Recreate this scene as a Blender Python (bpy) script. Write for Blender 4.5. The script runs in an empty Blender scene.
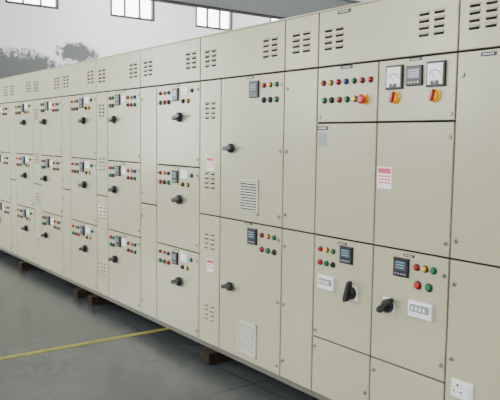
import bpy, bmesh, math, random
from mathutils import Vector, Matrix
random.seed(4)

# ------------------------------------------------------------------ materials
def new_mat(name, col, rough=0.5, metal=0.0, spec=0.5, bump=0.0, bscale=60, var=0.0, vscale=3.0):
    m = bpy.data.materials.new(name); m.use_nodes = True
    nt = m.node_tree; b = nt.nodes["Principled BSDF"]
    b.inputs["Base Color"].default_value = (*col, 1)
    b.inputs["Roughness"].default_value = rough
    b.inputs["Metallic"].default_value = metal
    b.inputs["Specular IOR Level"].default_value = spec
    geo = nt.nodes.new("ShaderNodeNewGeometry")
    if var:
        n = nt.nodes.new("ShaderNodeTexNoise"); n.inputs["Scale"].default_value = vscale
        n.inputs["Detail"].default_value = 5
        nt.links.new(geo.outputs["Position"], n.inputs["Vector"])
        mx = nt.nodes.new("ShaderNodeMix"); mx.data_type = 'RGBA'
        mx.inputs[6].default_value = (*[c*(1-var) for c in col], 1)
        mx.inputs[7].default_value = (*[min(1, c*(1+var)) for c in col], 1)
        nt.links.new(n.outputs["Fac"], mx.inputs[0])
        nt.links.new(mx.outputs[2], b.inputs["Base Color"])
    if bump:
        n2 = nt.nodes.new("ShaderNodeTexNoise"); n2.inputs["Scale"].default_value = bscale
        nt.links.new(geo.outputs["Position"], n2.inputs["Vector"])
        bp = nt.nodes.new("ShaderNodeBump"); bp.inputs["Strength"].default_value = bump
        bp.inputs["Distance"].default_value = 0.01
        nt.links.new(n2.outputs["Fac"], bp.inputs["Height"])
        nt.links.new(bp.outputs["Normal"], b.inputs["Normal"])
    return m

M = {}
M['paint'] = new_mat("powder_coat_beige", (0.478, 0.452, 0.298), 0.22, spec=0.42, var=0.04, vscale=1.2, bump=0.06, bscale=4)
M['paint2'] = new_mat("powder_coat_light", (0.62, 0.60, 0.50), 0.4)
M['gap_shade'] = new_mat("gap_shade_dark", (0.012, 0.012, 0.010), 0.8, spec=0.2)  # near-black colour painted as shade in door seams, louver slots and grille
M['plinth'] = new_mat("plinth_paint", (0.16, 0.15, 0.115), 0.5)
M['black'] = new_mat("black_plastic", (0.010, 0.010, 0.012), 0.35)
M['lcd'] = new_mat("lcd_display", (0.07, 0.11, 0.13), 0.15)
M['lcdtxt'] = new_mat("lcd_digits", (0.25, 0.34, 0.36), 0.4)
M['white'] = new_mat("white_plastic", (0.88, 0.88, 0.86), 0.35)
M['window'] = new_mat("smoked_window", (0.30, 0.32, 0.32), 0.15)
M['red'] = new_mat("lamp_red", (0.60, 0.015, 0.012), 0.25)
M['green'] = new_mat("lamp_green", (0.01, 0.22, 0.07), 0.25)
M['yellow'] = new_mat("lamp_yellow", (0.90, 0.50, 0.01), 0.25)
M['blue'] = new_mat("lamp_blue", (0.015, 0.07, 0.40), 0.25)
M['chrome'] = new_mat("bezel_metal", (0.35, 0.35, 0.33), 0.3, metal=0.9)
M['pink'] = new_mat("sticker_red", (0.70, 0.06, 0.14), 0.5)
M['wood'] = new_mat("timber_dark", (0.030, 0.018, 0.012), 0.9, spec=0.2, var=0.4, vscale=20, bump=0.3)
M['lineyel'] = new_mat("yellow_paint", (0.36, 0.31, 0.05), 0.6, var=0.55, vscale=14)
M['frame'] = new_mat("window_frame_dark", (0.05, 0.04, 0.032), 0.6)
M['steel'] = new_mat("beam_steel_grey", (0.33, 0.35, 0.355), 0.6)
M['ceil'] = new_mat("ceiling_paint", (0.70, 0.73, 0.73), 0.8, var=0.05)
M['wall'] = new_mat("wall_plaster", (0.70, 0.73, 0.74), 0.85, var=0.05, bump=0.1, bscale=30)

# end wall: plaster with dark mottled patches, noise-broken ellipses
def wall_patches():
    m = bpy.data.materials.new("wall_plaster_patchy"); m.use_nodes = True
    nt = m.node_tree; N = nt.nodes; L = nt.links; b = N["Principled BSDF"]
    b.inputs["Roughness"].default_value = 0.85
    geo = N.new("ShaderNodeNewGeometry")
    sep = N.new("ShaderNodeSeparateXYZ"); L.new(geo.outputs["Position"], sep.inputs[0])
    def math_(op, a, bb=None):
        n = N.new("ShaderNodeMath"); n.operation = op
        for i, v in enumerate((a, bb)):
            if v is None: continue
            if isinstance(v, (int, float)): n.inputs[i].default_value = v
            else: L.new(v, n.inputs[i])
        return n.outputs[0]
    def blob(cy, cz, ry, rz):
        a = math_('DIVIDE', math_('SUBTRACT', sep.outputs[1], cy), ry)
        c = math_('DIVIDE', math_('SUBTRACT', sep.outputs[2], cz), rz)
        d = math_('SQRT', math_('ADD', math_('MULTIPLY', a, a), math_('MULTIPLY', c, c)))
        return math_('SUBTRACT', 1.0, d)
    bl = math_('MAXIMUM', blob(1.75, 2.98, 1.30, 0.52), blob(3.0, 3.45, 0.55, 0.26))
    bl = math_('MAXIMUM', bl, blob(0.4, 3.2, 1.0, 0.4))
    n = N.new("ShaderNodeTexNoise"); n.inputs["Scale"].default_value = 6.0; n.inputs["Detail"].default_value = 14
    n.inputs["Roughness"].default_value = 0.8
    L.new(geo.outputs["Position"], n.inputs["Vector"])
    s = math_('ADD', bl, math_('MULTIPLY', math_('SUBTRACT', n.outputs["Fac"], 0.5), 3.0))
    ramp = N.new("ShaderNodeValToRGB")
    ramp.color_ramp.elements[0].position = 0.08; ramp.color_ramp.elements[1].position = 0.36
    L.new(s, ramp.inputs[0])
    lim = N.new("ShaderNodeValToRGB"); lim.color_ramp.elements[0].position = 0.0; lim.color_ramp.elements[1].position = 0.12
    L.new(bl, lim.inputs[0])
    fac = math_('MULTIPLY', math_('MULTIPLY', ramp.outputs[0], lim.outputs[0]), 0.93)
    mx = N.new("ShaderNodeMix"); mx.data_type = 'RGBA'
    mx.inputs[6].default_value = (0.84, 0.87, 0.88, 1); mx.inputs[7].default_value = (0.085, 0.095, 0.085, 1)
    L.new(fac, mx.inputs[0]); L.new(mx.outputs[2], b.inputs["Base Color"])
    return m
M['wallpatch'] = wall_patches()

def floor_mat():
    m = bpy.data.materials.new("concrete_floor"); m.use_nodes = True
    nt = m.node_tree; N = nt.nodes; L = nt.links; b = N["Principled BSDF"]
    geo = N.new("ShaderNodeNewGeometry")
    br = N.new("ShaderNodeTexBrick"); br.offset = 0.0
    br.inputs["Scale"].default_value = 1.0
    br.inputs["Brick Width"].default_value = 1.2; br.inputs["Row Height"].default_value = 1.2
    br.inputs["Mortar Size"].default_value = 0.007; br.inputs["Mortar Smooth"].default_value = 0.4
    br.inputs["Color1"].default_value = (0.060, 0.068, 0.070, 1)
    br.inputs["Color2"].default_value = (0.067, 0.075, 0.077, 1)
    br.inputs["Mortar"].default_value = (0.038, 0.043, 0.045, 1)
    L.new(geo.outputs["Position"], br.inputs["Vector"])
    n = N.new("ShaderNodeTexNoise"); n.inputs["Scale"].default_value = 1.8; n.inputs["Detail"].default_value = 8
    n.inputs["Roughness"].default_value = 0.6
    L.new(geo.outputs["Position"], n.inputs["Vector"])
    mp = N.new("ShaderNodeMapRange"); mp.inputs[1].default_value = 0.3; mp.inputs[2].default_value = 0.7
    mp.inputs[3].default_value = 0.80; mp.inputs[4].default_value = 1.20
    L.new(n.outputs["Fac"], mp.inputs[0])
    vm = N.new("ShaderNodeVectorMath"); vm.operation = 'SCALE'
    L.new(br.outputs["Color"], vm.inputs[0]); L.new(mp.outputs[0], vm.inputs["Scale"])
    L.new(vm.outputs[0], b.inputs["Base Color"])
    mr = N.new("ShaderNodeMapRange"); mr.inputs[3].default_value = 0.17; mr.inputs[4].default_value = 0.30
    L.new(n.outputs["Fac"], mr.inputs[0]); L.new(mr.outputs[0], b.inputs["Roughness"])
    b.inputs["Specular IOR Level"].default_value = 0.4
    return m
M['floor'] = floor_mat()

# ------------------------------------------------------------------ mesh builder
class Part:
    def __init__(s): s.v = []; s.f = []; s.m = []; s.mats = []
    def mi(s, k):
        if k not in s.mats: s.mats.append(k)
        return s.mats.index(k)
    def add(s, verts, faces, mat):
        o = len(s.v); s.v += [tuple(p) for p in verts]; k = s.mi(mat)
        for f in faces: s.f.append([i+o for i in f]); s.m.append(k)
    def box(s, x0, x1, y0, y1, z0, z1, mat):
        vs = [(x, y, z) for x in (x0, x1) for y in (y0, y1) for z in (z0, z1)]
        s.add(vs, [(0,1,3,2),(4,6,7,5),(0,4,5,1),(2,3,7,6),(0,2,6,4),(1,5,7,3)], mat)
    def plate(s, x0, x1, z0, z1, yb, yf, mat, b=0.004):
        """sheet-metal plate facing -y with rounded front edges"""
        rings = [(0, yb), (0, yf+b), (0.3*b, yf+0.3*b), (b, yf)]
        vs = []
        for i, y in rings:
            vs += [(x0+i, y, z0+i), (x1-i, y, z0+i), (x1-i, y, z1-i), (x0+i, y, z1-i)]
        fs = []
        for r in range(len(rings)-1):
            for k in range(4):
                a = r*4+k; c = r*4+(k+1) % 4
                fs.append((a, c, c+4, a+4))
        e = (len(rings)-1)*4
        fs.append((e, e+1, e+2, e+3)); fs.append((3, 2, 1, 0))
        s.add(vs, fs, mat)
    def lathe(s, cx, cz, prof, mat, seg=14):
        """profile [(r,y)...] revolved about an axis along y, ends capped"""
        vs = []
        for r, y in prof:
            for k in range(seg):
                a = 2*math.pi*k/seg
                vs.append((cx+r*math.cos(a), y, cz+r*math.sin(a)))
        fs = []
        for j in range(len(prof)-1):
            for k in range(seg):
                a = j*seg+k; c = j*seg+(k+1) % seg
                fs.append((a, c, c+seg, a+seg))
        fs.append(tuple(range((len(prof)-1)*seg, len(prof)*seg)))
        fs.append(tuple(reversed(range(seg))))
        s.add(vs, fs, mat)
    def bar(s, cx, cz, ang, l0, l1, w0, w1, yb, yf, mat):
        """tapered lever lying in the xz plane, rotated ang, from -l0 to l1"""
        c, sn = math.cos(ang), math.sin(ang)
        vs = []
        pts = [(-l0, -w0), (l1, -w1), (l1+w1*0.8, 0), (l1, w1), (-l0, w0), (-l0-w0*0.8, 0)]
        for y, k in ((yb, 1.0), (yf+0.006, 1.0), (yf, 0.75)):
            for u, v in pts:
                u *= (0.94 if k < 1 else 1); v *= k
                vs.append((cx+u*c-v*sn, y, cz+u*sn+v*c))
        fs = []
        for j in range(2):
            for k in range(6):
                a = j*6+k; d = j*6+(k+1) % 6
                fs.append((a, d, d+6, a+6))
        fs.append(tuple(range(12, 18))); fs.append(tuple(reversed(range(6))))
        s.add(vs, fs, mat)
    def finish(s, name, parent=None):
        me = bpy.data.meshes.new(name)
        o = Vector(parent.location) if parent else Vector((0, 0, 0))
        me.from_pydata([tuple(Vector(p)-o) for p in s.v], [], s.f)
        for k in s.mats: me.materials.append(M[k])
        for p, k in zip(me.polygons, s.m): p.material_index = k
        bm = bmesh.new(); bm.from_mesh(me); bmesh.ops.recalc_face_normals(bm, faces=bm.faces); bm.to_mesh(me); bm.free()
        ob = bpy.data.objects.new(name, me); bpy.context.collection.objects.link(ob)
        if parent: ob.parent = parent
        return ob

def empty(name, loc):
    e = bpy.data.objects.new(name, None); e.location = loc; e.empty_display_size = 0.2
    bpy.context.collection.objects.link(e); return e

# ------------------------------------------------------------------ panel hardware  (front of doors is y = 0)
def lamp(p, x, z, col, r=0.015):
    p.lathe(x, z, [(r*1.35, 0.001), (r*1.35, -0.006), (r*1.1, -0.009)], 'black')
    p.lathe(x, z, [(r, -0.008), (r, -0.015), (r*0.6, -0.020)], col)
def estop(p, x, z):
    p.lathe(x, z, [(0.030, 0.001), (0.030, -0.006)], 'yellow')
    p.lathe(x, z, [(0.013, -0.005), (0.013, -0.02), (0.026, -0.024), (0.026, -0.033), (0.016, -0.040)], 'red')
def selector(p, x, z):
    p.lathe(x, z, [(0.034, 0.001), (0.034, -0.006), (0.027, -0.010), (0.025, -0.022)], 'yellow', 18)
    p.bar(x, z, math.radians(75), 0.020, 0.024, 0.010, 0.008, -0.02, -0.040, 'red')
def lock(p, x, z):
    p.lathe(x, z, [(0.012, 0.001), (0.012, -0.004), (0.009, -0.007)], 'chrome')
    p.box(x-0.002, x+0.002, -0.0085, -0.006, z-0.006, z+0.006, 'black')
def digimeter(p, x, z, w=0.1, h=0.1):
    p.plate(x-w/2, x+w/2, z-h/2, z+h/2, 0.001, -0.014, 'black', 0.004)
    p.box(x-w*.36, x+w*.36, -0.016, -0.012, z-h*0.14, z+h*.34, 'lcd')
    for i in range(3):
        p.box(x-w*.28, x+w*.28, -0.0168, -0.0155, z+h*(.24-.14*i), z+h*(.29-.14*i), 'lcdtxt')
    for i in range(4):
        p.box(x-w*.36+i*w*.2, x-w*.25+i*w*.2, -0.017, -0.013, z-h*.38, z-h*.29, 'window')
def analog(p, x, z, w=0.110):
    h = w*1.12
    p.plate(x-w/2, x+w/2, z-h/2, z+h/2, 0.001, -0.016, 'black', 0.004)
    p.box(x-w*.41, x+w*.41, -0.0175, -0.014, z-h*.41, z+h*.41, 'white')
    cx, cz, R = x, z-h*0.16, w*0.36
    n = 12
    vs = []; fs = []
    for i in range(n+1):
        a = math.radians(20+140*i/n)
        for r in (R, R*0.90): vs.append((cx+r*math.cos(a), -0.0184, cz+r*math.sin(a)))
        for r in (R, R*0.90): vs.append((cx+r*math.cos(a), -0.0172, cz+r*math.sin(a)))
    for i in range(n):
        a = i*4; fs += [(a, a+1, a+5, a+4), (a+2, a+6, a+7, a+3)]
    p.add(vs, fs, 'black')
    p.bar(cx, cz, math.radians(125), 0.004, R*.85, 0.002, 0.001, -0.0172, -0.0190, 'black')
    p.box(x-w*.22, x+w*.22, -0.0195, -0.0165, z-h*.41, z-h*.27, 'black')
    p.lathe(x, z-h*.33, [(0.004, -0.019), (0.004, -0.0205)], 'chrome', 8)
def handle(p, x, z, ang=35, plate='chrome', size=1.0):
    s = size
    p.plate(x-.036*s, x+.036*s, z-.036*s, z+.036*s, 0.001, -0.006, plate, 0.004)
    p.lathe(x, z, [(0.033*s, -0.005), (0.031*s, -0.026), (0.024*s, -0.034)], 'black', 20)
    p.bar(x, z, math.radians(ang), 0.034*s, 0.060*s, 0.015*s, 0.011*s, -0.030, -0.058, 'black')
def nameplate(p, x, z, w=0.085, h=0.022):
    p.plate(x-w/2, x+w/2, z-h/2, z+h/2, 0.001, -0.003, 'black', 0.001)
    for i in range(5):
        a = x-w*.36+i*w*.15
        p.box(a, a+w*.08, -0.0038, -0.0025, z-h*.16, z+h*.16, 'white')
def mcb(p, x, z, w=0.15, h=0.088):
    p.plate(x-w/2, x+w/2, z-h/2, z+h/2, 0.001, -0.022, 'white', 0.008)
    p.plate(x-w*.38, x+w*.38, z-h*.12, z+h*.32, -0.02, -0.028, 'window', 0.003)
    for i in range(4):
        a = x-w*.30+i*w*.16
        p.box(a, a+w*.08, -0.0295, -0.027, z-h*.02, z+h*.2, 'white')
def sticker(p, x, z, w=0.10, h=0.10):
    p.box(x-w/2, x+w/2, -0.0012, 0.0, z-h/2, z+h/2, 'white')
    p.box(x-w*.44, x+w*.44, -0.0018, -0.001, z+h*.20, z+h*.44, 'pink')
    for i in range(3):
        zz = z+h*(.08-.15*i)
        for j in range(4):
            a = x-w*.42+j*w*.215
            p.box(a, a+w*.17, -0.0018, -0.001, zz-h*.045, zz+h*.03, 'pink')
def louvers(p, x, z, cols=2, rows=4, w=0.062, pitch=0.034, gap=0.026):
    tot = cols*w+(cols-1)*gap
    for c in range(cols):
        x0 = x-tot/2+c*(w+gap); x1 = x0+w
        for r in range(rows):
            zc = z+(rows-1)*pitch/2-r*pitch
            p.box(x0+.003, x1-.003, -0.0012, 0.001, zc-0.011, zc+0.004, 'gap_shade')  # slot opening: its shade is put into the plate colour
            a = [(x0, 0, zc+0.012), (x1, 0, zc+0.012), (x1-.004, -0.010, zc-0.001), (x0+.004, -0.010, zc-0.001),
                 (x0, 0, zc-0.001), (x1, 0, zc-0.001)]
            p.add(a, [(0, 1, 2, 3), (0, 3, 4), (1, 5, 2), (3, 2, 5, 4), (0, 4, 5, 1)], 'paint')
def grille(p, x, z, w=0.22, h=0.225):
    t = 0.014
    p.plate(x-w/2, x+w/2, z+h/2-t, z+h/2, 0.001, -0.010, 'paint2', .003)
    p.plate(x-w/2, x+w/2, z-h/2, z-h/2+t, 0.001, -0.010, 'paint2', .003)
    p.plate(x-w/2, x-w/2+t, z-h/2, z+h/2, 0.001, -0.010, 'paint2', .003)
    p.plate(x+w/2-t, x+w/2, z-h/2, z+h/2, 0.001, -0.010, 'paint2', .003)
    p.box(x-w/2+.01, x+w/2-.01, -0.001, 0.001, z-h/2+.01, z+h/2-.01, 'gap_shade')  # dark backing, painted as shade between the slats
    n = 11
    for i in range(n):
        zc = z-h/2+t+(i+.5)*(h-2*t)/n
        a = [(x-w/2+t, -0.001, zc+.0065), (x+w/2-t, -0.001, zc+.0065), (x+w/2-t, -0.010, zc-.003), (x-w/2+t, -0.010, zc-.003),
             (x-w/2+t, -0.008, zc-.005), (x+w/2-t, -0.008, zc-.005)]
        p.add(a, [(0, 1, 2, 3), (3, 2, 5, 4), (4, 5, 1, 0)], 'paint2')

# ------------------------------------------------------------------ switchgear sections
ZB, ZD, ZT, ZTOP = 0.13, 0.135, 2.10, 2.415
G = 0.0048
class Section:
    def __init__(s, xl, xr):
        s.e = empty("switchgear_cabinet", ((xl+xr)/2, 0.45, 0.09))
        c = Part()
        c.box(xl+.001, xr-.001, 0.022, 0.95, ZB, ZTOP+.005, 'paint')
        c.box(xl+.001, xr-.001, 0.016, 0.0225, ZB+.003, ZTOP-.003, 'gap_shade')  # dark sheet painted as the shade in the door gaps
        c.box(xl+.001, xr-.001, 0.030, 0.93, 0.09, ZB, 'plinth')
        c.box(xl+.001, xr-.001, 0.004, 0.96, ZTOP+.004, ZTOP+.012, 'paint')
        c.finish("carcass", s.e)
        s.d = Part(); s.l = Part(); s.i = Part(); s.h = Part(); s.k = Part()
        s.d.plate(xl+G, xr-G, ZT+G, ZTOP, 0.018, 0.0, 'paint')
    def door(s, x0, x1, z0, z1, locks=()):
        s.d.plate(x0+G, x1-G, z0+G, z1-G, 0.018, 0.0, 'paint')
        for x, z in locks: lock(s.k, x, z)
    def done(s):
        for p, n in ((s.d, "doors"), (s.l, "louvers"), (s.i, "instruments"), (s.h, "rotary_handles"), (s.k, "locks")):
            if p.v: p.finish(n, s.e)

MID = 1.11
T3 = [ZT, 1.455, 0.80, ZD]
# far right plain section (beyond the frame) and the section with the socket
s = Section(-1.40, -0.75)
s.door(-1.40, -0.75, MID, ZT, [(-1.36, 1.95), (-1.36, 1.3)]); s.door(-1.40, -0.75, ZD, MID, [(-1.36, .95), (-1.36, .3)])
louvers(s.l, -1.26, 2.255); louvers(s.l, -0.9, 2.255); s.done()

s = Section(-2.03, -1.40)
s.door(-2.03, -1.40, MID, ZT, [(-1.995, 1.99), (-1.995, 1.20)])
s.door(-2.03, -1.40, ZD, MID, [(-1.995, 0.99), (-1.995, 0.62)])
s.i.plate(-1.985, -1.86, 0.44, 0.53, 0.001, -0.012, 'white', .006)
for dx, dz, r in ((-.03, .02, .006), (-.05, -.012, .005), (-.01, -.012, .005)):
    s.i.lathe(-1.915+dx, .485+dz, [(r, -0.0115), (r, -0.0128)], 'black', 10)
s.i.plate(-1.893, -1.873, 0.465, 0.505, -0.011, -0.017, 'white', .003)
louvers(s.l, -1.90, 2.255, 2, 4); louvers(s.l, -1.53, 2.255, 2, 4)
nameplate(s.i, -1.86, 2.075, .08, .018)
s.done()

# incomer / double-door section
s = Section(-3.01, -2.03)
xm = -2.53
s.door(-3.01, xm, 1.775, ZT, [(-2.985, 1.81)])
s.door(xm, -2.03, 1.775, ZT, [(-2.055, 1.81)])
s.door(-3.01, xm, MID, 1.775); s.door(xm, -2.03, MID, 1.775, [(-2.055, 1.70), (-2.055, 1.18)])
s.door(-3.01, xm, 0.485, MID, [(-2.985, .53)]); s.door(xm, -2.03, 0.485, MID, [(-2.055, 1.02), (-2.055, .57)])
s.door(-3.01, xm, ZD, 0.485, [(-2.985, .43), (-2.56, .27)]); s.door(xm, -2.03, ZD, 0.485, [(-2.50, .42), (-2.055, .3)])
louvers(s.l, -2.88, 2.255, 2, 4, w=.066); louvers(s.l, -2.19, 2.255, 2, 4, w=.066)
nameplate(s.i, -2.80, 2.395, .1, .02); nameplate(s.i, -2.77, 2.085, .09, .018); nameplate(s.i, -2.28, 2.087, .08, .014)
for i, c in enumerate(['red', 'yellow', 'red', 'blue', 'green', 'red', 'red']):
    lamp(s.i, -2.955+i*0.062, 2.005, c, .013)
for i, c in enumerate(['green', 'black', 'red', 'green', 'yellow']):
    lamp(s.i, -2.945+i*0.062, 1.905, c, .014)
estop(s.i, -2.625, 1.90)
analog(s.i, -2.41, 2.005); analog(s.i, -2.145, 2.005)
digimeter(s.i, -2.28, 2.005)
selector(s.i, -2.405, 1.90); selector(s.i, -2.15, 1.90)
sticker(s.i, -2.465, 1.48, .10, .115)
nameplate(s.i, -2.955, 1.745, .09, .022)
s.i.plate(-2.99, -2.92, 1.64, 1.72, 0.0, -0.002, 'window', .001)
nameplate(s.i, -2.77, 1.085, .07, .014); nameplate(s.i, -2.28, 1.087, .07, .014)
digimeter(s.i, -2.73, 1.025); digimeter(s.i, -2.325, 1.02)
for i, c in enumerate(['red', 'yellow', 'green']):
    lamp(s.i, -2.95+i*.055, 1.03, c, .012); lamp(s.i, -2.225+i*.053, 1.035, c, .014)
for i, c in enumerate(['red', 'green', 'black']):
    lamp(s.i, -2.95+i*.055, 0.95, c, .013)
for i, c in enumerate(['red', 'green']):
    lamp(s.i, -2.215+i*.07, 0.945, c, .017)
mcb(s.i, -2.885, .835, .14, .085); mcb(s.i, -2.185, .82, .155, .085)
handle(s.h, -2.68, .815, 75, 'white', 1.15); handle(s.h, -2.405, .80, 40, 'white', 1.15)
s.done()

# narrow cable alley
s = Section(-3.32, -3.01)
s.door(-3.32, -3.01, MID, ZT, [(-3.29, 1.99), (-3.29, 1.60), (-3.29, 1.2)])
s.door(-3.32, -3.01, ZD, MID, [(-3.29, 1.0), (-3.29, .62), (-3.29, .25)])
louvers(s.l, -3.165, 2.262, 2, 4, w=.07)
s.done()

# feeder section with vents
s = Section(-4.31, -3.32)
xv = -4.03
s.door(-4.31, xv, MID, ZT); s.door(-4.31, xv, ZD, MID)
s.door(xv, -3.32, MID, ZT, [(-3.35, 2.02), (-3.35, 1.6), (-3.35, 1.18)])
s.door(xv, -3.32, ZD, MID, [(-3.35, 1.03), (-3.35, .62), (-3.35, .2)])
louvers(s.l, -4.17, 2.255, 2, 4); louvers(s.l, -3.47, 2.262, 2, 4)
for z, zz in ((1.88, 1.37), (0.92, .38)):
    louvers(s.l, -4.17, z, 2, 4, w=.055); louvers(s.l, -4.17, zz, 2, 4, w=.055)
sticker(s.i, -4.165, 1.49, .10, .10); sticker(s.i, -4.16, .735, .09, .09)
for zo in (0, -0.985):
    digimeter(s.i, -3.63, 2.005+zo, .10, .11)
    for i, c in enumerate(['red', 'yellow', 'green']): lamp(s.i, -3.525+i*.066, 2.025+zo, c, .013)
    for i, c in enumerate(['red', 'green', 'black']): lamp(s.i, -3.525+i*.066, 1.93+zo, c if zo else ['black', 'black', 'green'][i], .015)
    nameplate(s.i, -3.68, 2.085+zo, .08, .014)
    grille(s.i, -3.68, (1.285 if not zo else .30), .22, .235)
handle(s.h, -3.885, 1.61, 5); handle(s.h, -3.885, .63, 5)
s.done()

def doorA(s, x0):
    """three motor-feeder doors, handle right of centre"""
    cols = [['green', 'red', 'black'], ['red', 'black', 'green'], ['green', 'green', 'red']]
    for k in range(3):
        zt, zb = T3[k], T3[k+1]
        s.door(x0, x0+.67, zb, zt, [(x0+.64, zt-.06), (x0+.64, zb+.06)])
        zc = zt-.085
        for i in range(3):
            lamp(s.i, x0+.07+i*.068, zc+.02, ['red', 'yellow', 'blue'][i], .012)
            lamp(s.i, x0+.07+i*.068, zc-.055, cols[k][i], .015)
        digimeter(s.i, x0+.315, zc, .09, .10)
        s.i.plate(x0+.40, x0+.50, zc-.01, zc+.055, 0.001, -0.006, 'white', .002)
        for i in range(2): lamp(s.i, x0+.43+i*.07, zc-.055, ['black', 'yellow'][i], .014)
        lamp(s.i, x0+.56, zc+.02, 'green', .013)
        nameplate(s.i, x0+.33, zt-.018, .08, .014)
        handle(s.h, x0+.385, zt-.262, 10, 'chrome', 1.15)
def doorB(s, x0):
    """three feeder doors, handle near left"""
    for k in range(3):
        zt, zb = T3[k], T3[k+1]
        s.door(x0, x0+.67, zb, zt, [(x0+.64, zt-.06), (x0+.64, zb+.06)])
        zc = zt-.085
        for i in range(2): lamp(s.i, x0+.07+i*.06, zc+.02, ['red', 'green'][i], .013)
        for i in range(2): lamp(s.i, x0+.07+i*.06, zc-.05, ['green', 'black'][i], .015)
        digimeter(s.i, x0+.235, zc, .09, .10)
        s.i.plate(x0+.31, x0+.39, zc-.03, zc+.035, 0.001, -0.006, 'white', .002)
        for i in range(3): lamp(s.i, x0+.44+i*.065, zc+.01, ['red', 'yellow', 'blue'][i], .013)
        for i in range(3): lamp(s.i, x0+.44+i*.065, zc-.055, ['black', 'red', 'green'][i], .013)
        nameplate(s.i, x0+.33, zt-.018, .08, .014)
        handle(s.h, x0+.165, zt-.262, 10, 'chrome', 1.1)

xr = -4.31
for rep in range(4):
    # plain cable alley on the left, three doors on the right
    wp = 0.29 if rep == 0 else 0.24
    s = Section(xr-.67-wp, xr)
    doorA(s, xr-.67)
    xa, xb = xr-.67-wp, xr-.67
    s.door(xa, xb, 1.11, ZT, [(xa+.03, 2.0), (xa+.03, 1.2)]); s.door(xa, xb, ZD, 1.11, [(xa+.03, 1.0), (xa+.03, .25)])
    louvers(s.l, xr-.13, 2.262, 2, 4); louvers(s.l, xa+.14, 2.255, 2, 4)
    s.done()
    xr = xa
    # vented alley on the left, three doors on the right
    s = Section(xr-.67-.255, xr)
    doorB(s, xr-.67)
    xa, xb = xr-.67-.255, xr-.67
    s.door(xa, xb, 1.11, ZT); s.door(xa, xb, ZD, 1.11)
    louvers(s.l, xr-.13, 2.255, 2, 4); louvers(s.l, xa+.14, 2.255, 2, 4)
    for z in (1.93, 1.42, .95, .40): louvers(s.l, (xa+xb)/2, z, 2, 4, w=.05)
    s.done()
    xr = xa

# ------------------------------------------------------------------ timber bearers under the line-up
for x in (-1.2, -2.55, -4.14, -6.28, -6.64, -8.45, -10.2):
    p = Part(); p.plate(x-.055, x+.055, 0.0, 0.088, 0.98, -0.05, 'wood', .004)
    p.finish("timber_bearer")

# ------------------------------------------------------------------ room
XL, XR, YF, YB, ZC = -14.0, 4.5, -8.0, 13.0, 6.2
p = Part(); p.box(XL-.2, XR+.2, YF-.2, YB+.2, -0.2, 0.0, 'floor'); p.finish("floor")
p = Part(); p.box(XL-.2, XR+.2, YF-.2, YB+.2, ZC, ZC+.2, 'ceil'); p.finish("ceiling")

def wall_with_holes(name, axis, pos, t, a0, a1, z1, holes, mat):
    """holes: (a_lo,a_hi,z_lo,z_hi) non-overlapping along a"""
    p = Part()
    def bx(u0, u1, z0, zz):
        if axis == 'x': p.box(pos, pos+t, u0, u1, z0, zz, mat)
        else: p.box(u0, u1, pos, pos+t, z0, zz, mat)
    cur = a0
    for h in sorted(holes):
        bx(cur, h[0], 0, z1)
        if h[2] > 0: bx(h[0], h[1], 0, h[2])
        bx(h[0], h[1], h[3], z1)
        cur = h[1]
    bx(cur, a1, 0, z1)
    return p.finish(name)

LW = [(1.50, 2.60), (3.76, 4.86), (5.95, 7.03), (8.2, 9.3)]
LZ = (4.31, 5.35)
holes = [(a, b, LZ[0], LZ[1]) for a, b in LW] + [(-6.6, -4.6, 1.0, 4.2), (-3.4, -1.6, 4.0, 5.35)]  # last two openings are unseen, added to brighten reflections on the doors
wall_with_holes("wall_left", 'x', XL-.2, .2, YF, YB, ZC, holes, 'wallpatch')
wall_with_holes("wall_right", 'x', XR, .2, YF, YB, ZC, [], 'wall')
wall_with_holes("wall_back", 'y', YB, .2, XL, XR, ZC, [], 'wall')
FW = [(-13.2, -11.2), (-9.6, -7.4), (-5.8, -3.6), (-2.0, .2), (1.4, 3.6)]
wall_with_holes("wall_front", 'y', YF-.2, .2, XL, XR, ZC, [(a, b, 2.0, 4.9) for a, b in FW], 'wall')

def window(n, axis, pos, a0, a1, z0, z1, nb=3):
    p = Part(); t = .05
    def bx(u0, u1, z, zz, d=0.04):
        if axis == 'x': p.box(pos-d, pos+d, u0, u1, z, zz, 'frame')
        else: p.box(u0, u1, pos-d, pos+d, z, zz, 'frame')
    bx(a0, a0+t, z0, z1); bx(a1-t, a1, z0, z1); bx(a0+t, a1-t, z0, z0+t); bx(a0+t, a1-t, z1-t, z1)
    for i in range(1, nb):
        u = a0+(a1-a0)*i/nb; bx(u-.014, u+.014, z0+t, z1-t, .03)
    k = max(2, int((z1-z0)/.35))
    for i in range(1, k):
        z = z0+(z1-z0)*i/k; bx(a0+t, a1-t, z-.008, z+.008, .02)
    p.finish("window_%d" % n)
n = 1
for a, b in LW: window(n, 'x', XL-.04, a, b, *LZ); n += 1
window(n, 'x', XL-.1, -6.6, -4.6, 1.0, 4.2); n += 1  # unseen window, added for bright reflections on the far doors
window(n, 'x', XL-.1, -3.4, -1.6, 4.0, 5.35); n += 1  # second unseen window added for the same reflections
for a, b in FW: window(n, 'y', YF-.1, a, b, 2.0, 4.9, 4); n += 1

# roof beam across the hall (I-section)
p = Part()
bx0 = -10.0
p.box(bx0-.07, bx0+.07, YF, YB, 3.90, 3.925, 'frame')
p.box(bx0-.008, bx0+.008, YF, YB, 3.925, 4.45, 'steel')
p.box(bx0-.07, bx0+.07, YF, YB, 4.45, 4.475, 'steel')
p.finish("roof_beam_1")

# floor marking
p = Part(); p.box(-5.135, -5.075, -1.75, 0.25, 0.0, 0.002, 'lineyel'); p.finish("floor_marking_line")

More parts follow.
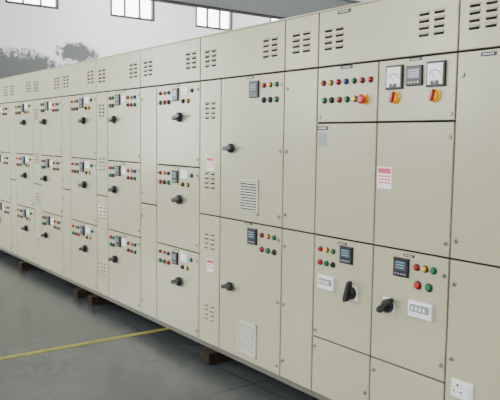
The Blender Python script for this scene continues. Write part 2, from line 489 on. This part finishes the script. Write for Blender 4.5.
# ------------------------------------------------------------------ light
K = 0.86
def area(name, loc, rot, sx, sy, energy, col=(1, 1, 1)):
    l = bpy.data.lights.new(name, 'AREA'); l.shape = 'RECTANGLE'; l.size = sx; l.size_y = sy
    l.energy = energy*K; l.color = col
    o = bpy.data.objects.new(name, l); o.location = loc; o.rotation_euler = rot
    bpy.context.collection.objects.link(o)
sky = (0.97, 0.99, 1.0)
for i, (a, b) in enumerate(FW):
    area("daylight_front_%d" % i, ((a+b)/2, YF-.22, 3.45), (math.radians(90), 0, 0), b-a, 2.9, [240, 200, 100, 60, 55][i], sky)
area("added_light_left_1", (XL-.22, -5.6, 2.6), (math.radians(90), 0, math.radians(-90)), 2.0, 3.2, 150, sky)  # light added in the unseen opening, reflected by the doors
area("added_light_left_2", (XL-.22, -2.5, 4.67), (math.radians(90), 0, math.radians(-90)), 1.8, 1.35, 70, sky)  # as above, added light for the high unseen opening
# unseen ceiling battens added as fill, strongest near the end wall
k = 0
for x in (-11.5, -7.0, -2.5, 2.0):
    for y in (-4.5, 4.0, 9.0):
        e = empty("added_ceiling_fill", (x, y, ZC-.05))
        q = Part(); q.box(x-.65, x+.65, y-.06, y+.06, ZC-.06, ZC, 'white'); q.finish("fill_batten", e)
        area("fill_tube_%d" % k, (x, y, ZC-.07), (0, 0, 0), 1.2, .1,
             ((400 if y > 0 else 80) if x < -10 else (90 if y > 0 else 50) if x < -5 else 30), (1, .98, .94)); k += 1

w = bpy.data.worlds.new("World"); bpy.context.scene.world = w; w.use_nodes = True
w.node_tree.nodes["Background"].inputs[0].default_value = (0.94, 0.97, 1.0, 1)
w.node_tree.nodes["Background"].inputs[1].default_value = 10.0

# ------------------------------------------------------------------ camera
cd = bpy.data.cameras.new("camera"); cd.sensor_width = 36; cd.lens = 48.6; cd.clip_start = 0.05
co = bpy.data.objects.new("camera", cd); bpy.context.collection.objects.link(co)
R = Matrix(((0.5932868, -0.0806870, 0.8009372), (0.8048919, 0.0438290, -0.5918007), (0.0126463, 0.9957753, 0.0909475)))
co.matrix_world = Matrix.Translation((0, -2.71, 1.68)) @ R.to_4x4()
bpy.context.scene.camera = co
